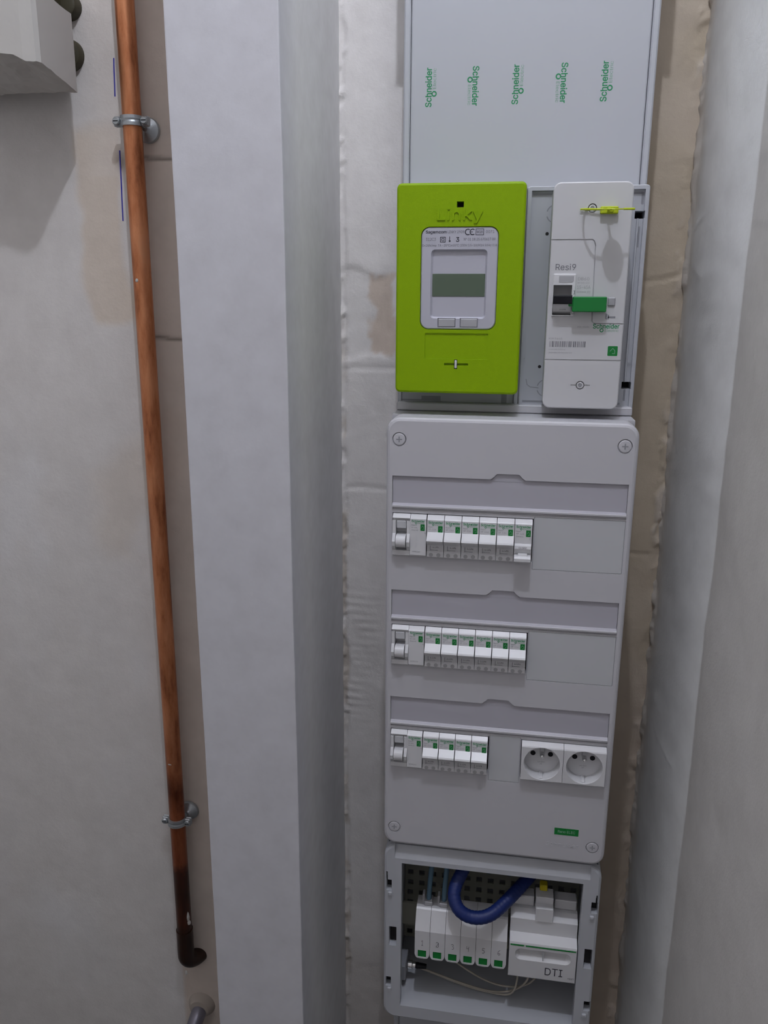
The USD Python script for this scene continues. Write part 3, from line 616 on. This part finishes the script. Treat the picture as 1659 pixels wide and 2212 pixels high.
def make_switch(label, loc):
    t = thing('differential_switch', label, 'switch', loc, 'wide switches at the left of each row')
    yl = -0.0056
    obj('right_body', ext_x([(0.026, -0.0224), (-0.0040, -0.0224), (yl, -0.0205), (yl, 0.0185), (-0.0044, 0.0195), (-0.0004, 0.0224), (0.026, 0.0224)], 0.0008, 0.0176), WHITE, t, local=True)
    obj('left_body', cat(ext_x([(0.026, -0.0224), (-0.0040, -0.0224), (-0.0048, -0.0214), (-0.0048, -0.0165), (0.0040, -0.0150), (0.0075, 0.0040), (-0.0016, 0.0100), (-0.0016, 0.0180), (-0.0046, 0.0186), (-0.0004, 0.0224), (0.026, 0.0224)], -0.0178, 0.0004),
        ext_x([(0.006, -0.018), (-0.0036, -0.0165), (-0.0085, -0.0110), (-0.0095, -0.0060), (-0.0070, -0.0015), (-0.0046, 0.0020), (-0.0046, 0.0155), (0.006, 0.0165)], -0.0178, -0.0146),
        ext_x([(0.006, -0.018), (-0.0036, -0.0165), (-0.0085, -0.0110), (-0.0095, -0.0060), (-0.0070, -0.0015), (-0.0046, 0.0020), (-0.0046, 0.0155), (0.006, 0.0165)], -0.0028, 0.0006)), WHITE, t, local=True)
    obj('test_button', cbox(-0.0140, -0.0034, -0.0038, 0.0040, 0.0070, 0.0158, 0.0009), PLATE, t, local=True)
    a = np.linspace(0.62 * math.pi, 1.55 * math.pi, 12)
    lv = obj('toggle', ext_x([(0.0068, 0.0008)] + [(-0.0046 + 0.0072 * math.cos(q), -0.0062 + 0.0070 * math.sin(q)) for q in a] + [(0.0046, -0.0132)], -0.0138, -0.0036), WHITE, t, local=True)
    obj('toggle_mark', text('1.ON', 0.0018, -0.0087, -0.0128, -0.0068, 'c', width=0.0060), INK, lv, local=True)
    m, s = logo(0.0138, 0.0022, 0.0152, yl)
    p = obj('word_mark', m, LOGO, t, local=True); obj('small_word', s, PALELOGO, p, local=True)
    sq, dr = house(0, 0, 0.0050, 0)
    for q in (sq, dr): q.apply_transform(np.array([[0.9, 0, 0, 0.0138], [0, 1, 0, yl], [0, 0, 1.38, 0.0096], [0, 0, 0, 1.0]]))
    p = obj('emblem', sq, GREEN, t, local=True); obj('house_drawing', dr, PALELOGO, p, local=True)
    obj('small_print', lines([('Resi9', 0.0016, 0.0022, 0.0112, 0.0055), ('ID 40A', 0.0014, 0.0022, 0.0086, 0.0060), ('30mA AC', 0.0013, 0.0022, 0.0060, 0.0070), ('R9PRC240', 0.0013, 0.0030, -0.0175, 0.0085), ('N', 0.0015, 0.0160, 0.0030)], yl), PALEINK, t, local=True)
    return t
sw = make_switch('wide white two-pole switch at the left end of the upper row', (-0.0992, 0, ROWS[0]))
for r in (1, 2): dup(sw, 'wide white two-pole switch at the left end of the %s row' % RN[r], (-0.0992, 0, ROWS[r]), 'wide switches at the left of each row')

def make_socket(label, loc):
    t = thing('power_socket', label, 'socket', loc, 'sockets in the consumer unit')
    b = man(ext_x([(0.026, -0.0223), (-0.0060, -0.0223), (-0.0066, -0.0216), (-0.0066, 0.0178), (-0.0058, 0.0190), (-0.0004, 0.0224), (0.026, 0.0224)], -0.0224, 0.0224))
    b = b - man(lathe_y([(0.0197, -0.02), (0.0197, -0.0068), (0.0192, -0.0060), (0.0190, 0.0085)], 0, -0.0008, 48))
    obj('housing', tm(b), WHITE, t, local=True, smooth=20)
    well = obj('well_floor', cyl_y(0.0190, 0, -0.0008, 0.0078, 0.0095, 40), WHITE, t, local=True)
    obj('notch', cat(cbox(-0.0021, 0.0021, -0.0048, 0.0085, -0.0205, -0.0181, 0.0008)), WHITE, t, local=True)
    obj('earth_channel', cbox(-0.0025, 0.0025, 0.0012, 0.0082, 0.0090, 0.0182, 0.0008), PLATE, t, local=True)
    for q in (-0.0095, 0.0095): obj('pin_hole', cyl_y(0.0028, q, 0.0035, 0.0074, 0.0079, 20), BLACK, t, local=True)
    obj('earth_pin', cat(lathe_y([(0.0004, -0.0060), (0.0016, -0.0052), (0.0024, -0.0030), (0.0024, 0.0082)], 0, 0.0070, 18)), BRIGHT, t, local=True)
    obj('rating_print', cat(text('16A 250V~', 0.0014, 0, -0.0075, 0.0078, 'c', width=0.0080), text('NF', 0.0014, 0, -0.0100, 0.0078, 'c')), PALEINK, t, local=True)
    return t
so = make_socket('white round-welled power socket at the bottom row, left one of the pair', (0.0502, 0, ROWS[2]))
dup(so, 'white round-welled power socket at the bottom row, right one of the pair', (0.0954, 0, ROWS[2]), 'sockets in the consumer unit')

# ------------------------------------------------------------------ communication box below
t = thing('communication_box', 'open white communication box without its door, under the consumer unit', 'communication box', (0, 0.10, 0.745))
fz0, fz1 = 0.7465, 0.9950
fr = man(slab(-0.1252, 0.1252, fz0, fz1, 0.0150, [(0.004, 0.0030), (0.0055, 0.0008), (0.0075, 0), (0.030, 0)], 7))
fr = fr - mbox(-0.1040, 0.1055, -1, 1, 0.7660, 0.9715)
fr = fr - mbox(-0.1215, 0.1215, 0.016, 1, 0.7500, 0.9915)
# bevelled band along the top and the raised band round the opening
wedge = ext_x([(0.004, 0.9965), (-0.01, 0.9965), (-0.01, 0.9765), (0.0035, 0.9765), (0.0105, 0.9935)], -0.1125, 0.1125)
fr = fr - man(wedge)
for x0, x1, z0, z1 in ((-0.1222, -0.1158, 0.9320, 0.9470), (-0.1185, -0.1095, 0.8535, 0.8810), (-0.1222, -0.1158, 0.7930, 0.8070), (0.1160, 0.1232, 0.9335, 0.9485), (0.1125, 0.1215, 0.8565, 0.8840), (0.1165, 0.1240, 0.7960, 0.8100)):
    fr = fr - mbox(x0, x1, -1, 0.014, z0, z1)
for s in (-1, 1):
    fr = fr - mbox(min(s * .1225, s * .1205), max(s * .1225, s * .1205), -1, 0.012, 0.9465, 0.9580)
obj('frame', tm(fr), DUCT, t, smooth=15)
objs('slot', [flat(x0, x1, z0, z1, 0.0139) for x0, x1, z0, z1 in ((-0.1222, -0.1158, 0.9320, 0.9470), (-0.1185, -0.1095, 0.8535, 0.8810), (-0.1222, -0.1158, 0.7930, 0.8070), (0.1160, 0.1232, 0.9335, 0.9485), (0.1125, 0.1215, 0.8565, 0.8840), (0.1165, 0.1240, 0.7960, 0.8100))], HOLE, t)
objs('clip_tooth', [cbox(s * 0.1150, s * 0.1200, 0.0015, 0.0045, z, z + 0.0045, 0.0008) for s in (-1, 1) for z in (0.9265, 0.7880)], DUCT, t)
body = man(cbox(-0.1210, 0.1210, 0.0305, YW - 0.0008, fz0 + 0.003, 0.9935, 0.002)) - mbox(-0.1150, 0.1150, 0.0, 0.158, 0.7600, 0.9800)
obj('body', tm(body), DUCT, t)
fl = man(cbox(-0.1145, 0.1145, 0.0065, 0.155, 0.7605, 0.7655, 0.0005))
obj('inner_floor', tm(fl), DUCT, t)
holes = []
for i in range(-7, 8):
    for k in range(13):
        holes.append(sg.box(i * 0.0153 - 0.0037, 0.772 + k * 0.0158, i * 0.0153 + 0.0037, 0.772 + k * 0.0158 + 0.0074))
plate = sg.box(-0.1145, 0.7665, 0.1145, 0.9795).difference(shapely.union_all(holes))
obj('perforated_plate', ext_y(plate, 0.1180, 0.1200), GRID, t)
rail = obj('mounting_rail', cat(mbox(-0.1120, 0.1120, 0.0435, 0.0470, 0.852, 0.884)), GRID, t)

def make_jack(n, label, loc):
    t = thing('network_jack', label, 'network socket', loc, 'numbered network sockets')
    w = 0.00905
    # origin: middle of the front bottom edge
    pr = [(0.034, 0.0), (0.0025, 0.0), (0.0, 0.0035), (0.0, 0.0424), (0.0118, 0.0640), (0.0140, 0.0655), (0.034, 0.0655)]
    b = man(ext_x(pr, -w, w))
    cs = m3.CrossSection([np.array([(-w - .001, -0.001), (w + .001, -0.001), (w + .001, 0.012)] + [(w * math.cos(q), 0.0105 + 0.0100 * math.sin(q) * 1.0) for q in np.linspace(0, -math.pi, 16)] + [(-w - .001, 0.012)])])
    b = b - m3.Manifold.extrude(cs, 0.03).rotate((90, 0, 0)).translate((0, 0.02, 0)) 
    b = b - mbox(-0.0051, 0.0051, -0.01, 0.0040, 0.0046, 0.0148)
    obj('housing', tm(b), WHITE, t, local=True)
    obj('latch', cat(cbox(-0.0050, 0.0050, 0.0008, 0.0046, 0.0047, 0.0146, 0.0004), tm(m3.Manifold.extrude(m3.CrossSection([np.array([(-0.0085, 0.0090)] + [(0.0085 * math.cos(q), 0.0075 + 0.0098 * math.sin(q)) for q in np.linspace(-math.pi, 0, 16)] + [(0.0085, 0.0090)])]), 0.03).rotate((90, 0, 0)).translate((0, 0.036, 0)))), GREEN, t, local=True, label='green latch')
    strokes = {1: [[(-1, 2), (0.4, 3.6), (0.2, -3)], [(-1, -3), (1.4, -3)]], 2: [[(-1.6, 2.4), (-0.4, 3.6), (1.2, 2.6), (0.8, 0.6), (-1.6, -2.4), (0.2, -3.2), (1.8, -1.6), (1.4, 3)]], 3: [[(-1.6, 2.8), (0.2, 3.4), (1.4, 2.2), (0, 0.6), (1.6, -0.8), (0.9, -2.8), (-0.6, -3)]],
        4: [[(-1.4, 3.2), (-1.6, 0.2), (1.2, 0.4)], [(1.3, 3), (0.8, -3.4)]], 5: [[(1.6, 3.2), (-1.2, 3.2), (-1.2, 0.6), (1, 0.4), (1.5, -1.4), (0.2, -3.2), (-1.6, -2.6)]], 6: [[(1.2, 3.6), (-1, 1.2), (-1.4, -1.6), (0, -3.2), (1.5, -2), (1, -0.2), (-1, -0.8)]]}[n]
    obj('handwritten_number', cat(*[tube([(x * 0.0009 * 1.05, -0.0001, 0.0255 + z * 0.0011) for x, z in s], 0.00026, 5) for s in strokes]), INK, t, local=True)
    return t
for n in range(1, 7):
    make_jack(n, 'white network socket with green latch, hand-numbered, %s from the left' % ORD[n - 1], (-0.0784 + 0.0185 * (n - 1), 0.0080, 0.8335))
t = thing('network_terminal', 'wide white network terminal module marked DTI, right of the numbered sockets', 'terminal module', (0.066, 0.05, 0.8155))
tz = 0.8175
b = man(ext_x([(0.0553, tz), (0.0205, tz), (0.0190, tz + 0.002), (0.0182, tz + 0.0485), (0.0190, tz + 0.0505), (0.0300, tz + 0.0555), (0.0305, tz + 0.0738), (0.0312, tz + 0.0745), (0.0420, tz + 0.0800), (0.0553, tz + 0.0800)], 0.0268, 0.1052))
b = b - man(slab(0.0340, 0.0990, tz + 0.0262, tz + 0.0422, 0.0070, [(0.0, 0), (0.0187, 0), (0.0222, 0.003), (0.0245, 0.005)], 6))
obj('housing', tm(b), WHITE, t)
obj('centre_post', cat(cbox(0.0555, 0.0762, 0.0290, 0.0500, tz + 0.0735, tz + 0.0922, 0.0006), cbox(0.0555, 0.0762, 0.0380, 0.0553, tz + 0.0900, tz + 0.1005, 0.0006)), WHITE, t)
obj('yellow_key', cbox(0.0600, 0.0690, 0.048, 0.058, tz + 0.101, tz + 0.109, 0.001), YELLOW, t, label='yellow key')
objs('upper_block', (cbox(0.0268, 0.0540, 0.046, 0.062, tz + 0.0802, tz + 0.0930, 0.001), cbox(0.0780, 0.1042, 0.046, 0.062, tz + 0.0802, tz + 0.0930, 0.001)), WHITE, t)
objs('green_line', (flat(0.0280, 0.0440, tz + 0.0460, tz + 0.0476, 0.0183, 0.0004), flat(0.0460, 0.1042, tz + 0.0460, tz + 0.0476, 0.0183, 0.0004)), GREEN, t)
obj('recess_rib', cbox(0.0660, 0.0675, 0.0188, 0.0240, tz + 0.0275, tz + 0.0410, 0.0003), PLATE, t)
obj('module_print', text('DTI', 0.0105, 0.0698, tz + 0.0085, 0.0188, width=0.0205), DARKINK, t)
UsdGeom.XformCommonAPI(stage.GetPrimAtPath(t)).SetTranslate(Gf.Vec3d(*(LOC[t] + (-0.0008, -0.012, 0.0113))))
obj('small_print', text('TEST', 0.0022, 0.0965, tz + 0.0062, 0.0188, width=0.0072), INK, t)

# ------------------------------------------------------------------ cables inside the communication box
pts = np.array([(-0.0100, 0.066, 0.9640), (-0.0260, 0.050, 0.9520), (-0.0365, 0.032, 0.9390), (-0.0415, 0.018, 0.9250), (-0.0350, 0.009, 0.9130), (-0.0200, 0.007, 0.9060), (-0.0020, 0.009, 0.9080), (0.0150, 0.022, 0.9140), (0.0330, 0.042, 0.9230), (0.0550, 0.072, 0.9330), (0.0700, 0.100, 0.9450)])
pts = pts + (0.0, -0.010, 0.0085)
P = spline(pts, 150)
t = thing('blue_conduit', 'thick glossy blue conduit looping over the numbered network sockets', 'conduit', tuple(P[0]))
obj('sheath', tube(P, 0.0076 + 0.00022 * np.sin(np.arange(150) * 2.1), 16), BLUE, t, smooth=60)
for k, (x, y, zt_) in enumerate(((-0.0725, 0.040, 0.985), (-0.0540, 0.040, 0.985), (-0.0020, 0.090, 0.985), (0.0235, 0.090, 0.985), (0.0350, 0.095, 0.985))):
    zb_ = 0.903 if k < 2 else 0.912
    c = obj('data_cable', tube(spline([(x - 0.001, y - 0.010, zb_), (x, y - 0.004, 0.930), (x + 0.0015, y, 0.955), (x + 0.002, y + 0.002, 0.974)], 16), 0.0031, 10), CABLE, smooth=True)
    data(stage.GetPrimAtPath(c), label='blue-grey data cable rising from the network sockets, %s from the left' % ORD[k], category='cable', group='blue-grey data cables')
for k, (x, zb_) in enumerate(((-0.0725, 0.8992), (-0.0540, 0.8992))):
    c = obj('cable_boot', cat(cbox(x - 0.0062, x + 0.0042, 0.024, 0.038, zb_, zb_ + 0.006, 0.001), cbox(x - 0.0085, x - 0.0055, 0.026, 0.036, zb_, zb_ + 0.014, 0.0006)), LGREY)
    data(stage.GetPrimAtPath(c), label='grey cable boot on top of network socket number %s' % ('one', 'two')[k], category='cable boot', group='cable boots')
wires = (
    [(-0.0880, 0.044, 0.7900), (-0.0600, 0.042, 0.7830), (-0.0200, 0.040, 0.7745), (0.0150, 0.038, 0.7730), (0.0380, 0.036, 0.7830), (0.0470, 0.035, 0.8310)],
    [(-0.0860, 0.046, 0.7860), (-0.0500, 0.044, 0.7770), (-0.0100, 0.040, 0.7705), (0.0150, 0.038, 0.7700), (0.0300, 0.034, 0.7760), (0.0370, 0.033, 0.7900), (0.0375, 0.034, 0.8310)],
    [(-0.0700, 0.048, 0.8220), (-0.0500, 0.048, 0.8080), (-0.0200, 0.046, 0.7900), (0.0100, 0.044, 0.7790), (0.0450, 0.040, 0.7850), (0.0600, 0.038, 0.8310)])
for k, w in enumerate(wires):
    c = obj('thin_wire', tube(spline(w, 40), 0.0012, 8), WIRE, smooth=True)
    data(stage.GetPrimAtPath(c), label=('thin cream wire', 'thin cream wire hanging lowest', 'thin cream wire lying furthest back')[k] + ' under the numbered sockets' if k else 'thin cream wire between the two others, sagging under the numbered sockets', category='wire', group='thin wires in the communication box')
t = thing('coaxial_plug', 'small bright metal coaxial plug at the lower left inside the communication box', 'plug', (-0.098, 0.05, 0.790))
def lathe_x(prof, y, z, seg=18):
    m = lathe_y([(r, q) for r, q in prof], 0, 0, seg); v = m.vertices.copy(); m.vertices = np.column_stack([v[:, 1], y + v[:, 0], z + v[:, 2]])
    if m.volume < 0: m.invert()
    return m
obj('ferrule', lathe_x([(0.0048, -0.1010), (0.0052, -0.0995), (0.0052, -0.0945), (0.0040, -0.0935), (0.0040, -0.0900)], 0.045, 0.790), BRIGHT, t)
obj('boot', lathe_x([(0.0036, -0.0902), (0.0040, -0.0880), (0.0030, -0.0760)], 0.045, 0.790), BLACK, t)
obj('socket_block', cbox(-0.1145, -0.1012, 0.030, 0.060, 0.778, 0.800, 0.001), GREYP, t)

# ------------------------------------------------------------------ copper pipe with its clips
PX, PY = -0.4520, 0.1540
t = thing('copper_pipe', 'bare copper pipe left of the white column, scorched black at its foot', 'pipe', (PX, PY, 0.64))
zz = np.linspace(0.660, 2.89, 140)
lean = lambda z: PX + (1.9 - z) * -0.0016
obj('tube', tube(np.column_stack([lean(zz), np.full_like(zz, PY), zz]), 0.0110, 28), COPPER, t, smooth=60)
a = np.linspace(0, math.pi / 2, 14); R = 0.020
el = np.vstack([np.column_stack([np.full(14, lean(.64)) + 0.010 * (1 - np.cos(a)) , PY + R * (1 - np.cos(a)), 0.6500 - R * np.sin(a)])])
el = np.vstack([[(lean(.66), PY, 0.695), (lean(.66), PY, 0.670)], el, [(el[-1][0] + 0.002, YW + 0.004, el[-1][2])]])
el = el[::1]
obj('elbow', tube(spline(el, 40), 0.0124, 28), COPPER, t, smooth=60, label='soldered elbow, scorched black, turning into the wall')
rng = np.random.default_rng(3)
def blob(x, y, z, sx, sy, sz, seed=0):
    m = trimesh.creation.icosphere(2); v = m.vertices * (0.75 + 0.5 * fbm(m.vertices * 1.8 + seed, 3, seed)[:, None]); m.vertices = v * (sx, sy, sz) + (x, y, z); return m
objs('plaster_splash', (blob(lean(.72) + 0.0095, PY - 0.0055, 0.722, .0022, .0022, .0085, 1), blob(lean(.7) + 0.0100, PY - 0.005, 0.712, .0030, .0022, .0045, 2), blob(lean(1.53) - 0.002, PY - 0.0107, 1.637, .0020, .0008, .0022, 3),
    blob(lean(.93) - 0.001, PY - 0.0107, 0.980, .0026, .0007, .0010, 4), blob(lean(.64) + 0.004, PY - 0.0125, 0.6270, .0022, .0012, .0040, 5)), BOXP, t)

def make_clip(z, zr, label, base_dz):
    t = thing('pipe_clip', label, 'pipe clip', (lean(z), YW, z), 'pipe clips on the copper pipe')
    x = lean(z); R0, R1, hh = 0.0114, 0.0136, 0.0055
    def half(a0, a1):
        a = np.radians(np.linspace(a0, a1, 22)); v = []; f = []
        prof = [(R0, -hh), (R1, -hh), (R1, -hh * .35), (R1 - .0006, 0), (R1, hh * .35), (R1, hh), (R0, hh)]
        for q in a:
            for r, dz in prof: v.append((x + r * math.cos(q), PY + r * math.sin(q), z + dz))
        n = len(prof)
        for k in range(len(a) - 1):
            for j in range(n):
                p0, p1 = k * n + j, k * n + (j + 1) % n; f += [(p0, p1, p1 + n), (p0, p1 + n, p0 + n)]
        for j in range(1, n - 1):
            f.append((0, j + 1, j)); e = (len(a) - 1) * n; f.append((e, e + j, e + j + 1))
        m = trimesh.Trimesh(np.array(v), f, process=False)
        if m.volume < 0: m.invert()
        return m
    obj('front_collar', cat(half(184, 356), cbox(x - 0.0215, x - 0.0122, PY - 0.0042, PY - 0.0012, z - hh, z + hh, 0.0012), cbox(x + 0.0122, x + 0.0215, PY - 0.0042, PY - 0.0012, z - hh, z + hh, 0.0012)), STEEL, t)
    obj('back_collar', cat(half(4, 176), cbox(x - 0.0215, x - 0.0122, PY + 0.0002, PY + 0.0030, z - hh, z + hh, 0.0012), cbox(x + 0.0122, x + 0.0215, PY + 0.0002, PY + 0.0030, z - hh, z + hh, 0.0012)), STEEL, t)
    for s in (-1, 1):
        sc = obj('clip_screw', lathe_y([(0.0046, PY - 0.0042), (0.0046, PY - 0.0062), (0.0034, PY - 0.0076), (0.0010, PY - 0.0078)], x + s * 0.0172, z, 18), STEEL, t)
        obj('screw_slot', cbox(x + s * 0.0172 - 0.0030, x + s * 0.0172 + 0.0030, PY - 0.00795, PY - 0.0076, z - 0.0005, z + 0.0005, 0.0001), BLACK, sc)
    obj('wall_rosette', lathe_y([(0.0030, PY + 0.0100), (0.0050, YW - 0.0080), (0.0135, YW - 0.0042), (0.0145, YW - 0.0010)], x + 0.0105, z + base_dz, 28), STEEL, t, smooth=40)
    return t
make_clip(1.8150, 0, 'galvanised clip holding the copper pipe near the top of the picture', -0.0060)
make_clip(0.8835, 0, 'galvanised clip holding the copper pipe low down, above the scorched foot', 0.0040)

# pipe stub under the elbow
t = thing('pipe_stub', 'dull lead pipe coming out of a plastered hole below the scorched copper elbow', 'pipe', (-0.443, YW, 0.535))
obj('mortar_collar', lathe_y([(0.0080, YW - 0.0130), (0.0150, YW - 0.0120), (0.0200, YW - 0.004), (0.0235, YW + 0.004)], -0.4430, 0.5370, 24), PLASTER_STUB := plain('mortar', (0.40, 0.35, 0.30), 0.9, grain=0.8, gscale=300.0), t, smooth=40)
obj('tube', tube(spline([(-0.4430, YW + 0.004, 0.5340), (-0.4435, YW - 0.016, 0.5320), (-0.4460, YW - 0.034, 0.5180), (-0.4490, YW - 0.041, 0.4850), (-0.4500, YW - 0.041, 0.380)], 40), 0.0115, 20), plain('lead_pipe', (0.22, 0.21, 0.25), 0.4, metal=0.5), t, smooth=60)

# ------------------------------------------------------------------ old white box high on the left
t = thing('wall_box', 'old white painted box mounted off the wall high at the left', 'box', (-0.56, YW, 1.845))
bxr = -0.5025
outline = [(bxr, 0.1260), (bxr, 0.0560), (bxr - 0.0030, 0.0512), (bxr - 0.0165, 0.0490), (-0.74, 0.0490), (-0.74, 0.1260)]
n = len(outline)
sh = sg.Polygon(outline)
b = trimesh.creation.extrude_polygon(sh, 0.085, engine='earcut'); b.apply_translation((0, 0, 1.842))
b = b.subdivide_to_size(0.007); v = b.vertices.copy(); nz = v[:, 2]
low = sm(1.875, 1.842, nz)
front = 1 - sm(0.049, 0.126, v[:, 1])
rag = (fbm(np.column_stack([v[:, 0] * 60, v[:, 1] * 60, np.zeros(len(v))]), 3, 51) - 0.5)
v[:, 2] += low * (front * 0.0125 + rag * 0.006) + low * front * 0.007 * sm(bxr - 0.010, bxr - 0.03, v[:, 0])
top = sm(1.90, 1.927, nz); v[:, 2] += top * (-(1 - front) * 0.006)
v[:, :2] += 0.0006 * (fbm(np.column_stack([v * 45]), 3, 52)[:, None] - 0.5)
b.vertices = v
obj('casing', b, BOXP, t)
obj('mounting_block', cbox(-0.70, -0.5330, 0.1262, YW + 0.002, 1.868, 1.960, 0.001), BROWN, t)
objs('dark_lump', (lathe_y([(0.010, 0.1630), (0.0155, 0.1645), (0.0172, 0.168), (0.0172, YW + .002)], -0.5335, 1.8925, 28), lathe_y([(0.010, 0.1600), (0.0125, 0.1615), (0.0140, 0.166), (0.0140, YW + .002)], -0.5290, 1.9430, 28)), BROWN, t, smooth=40)  # dark round lumps of unknown kind on the wall behind the box
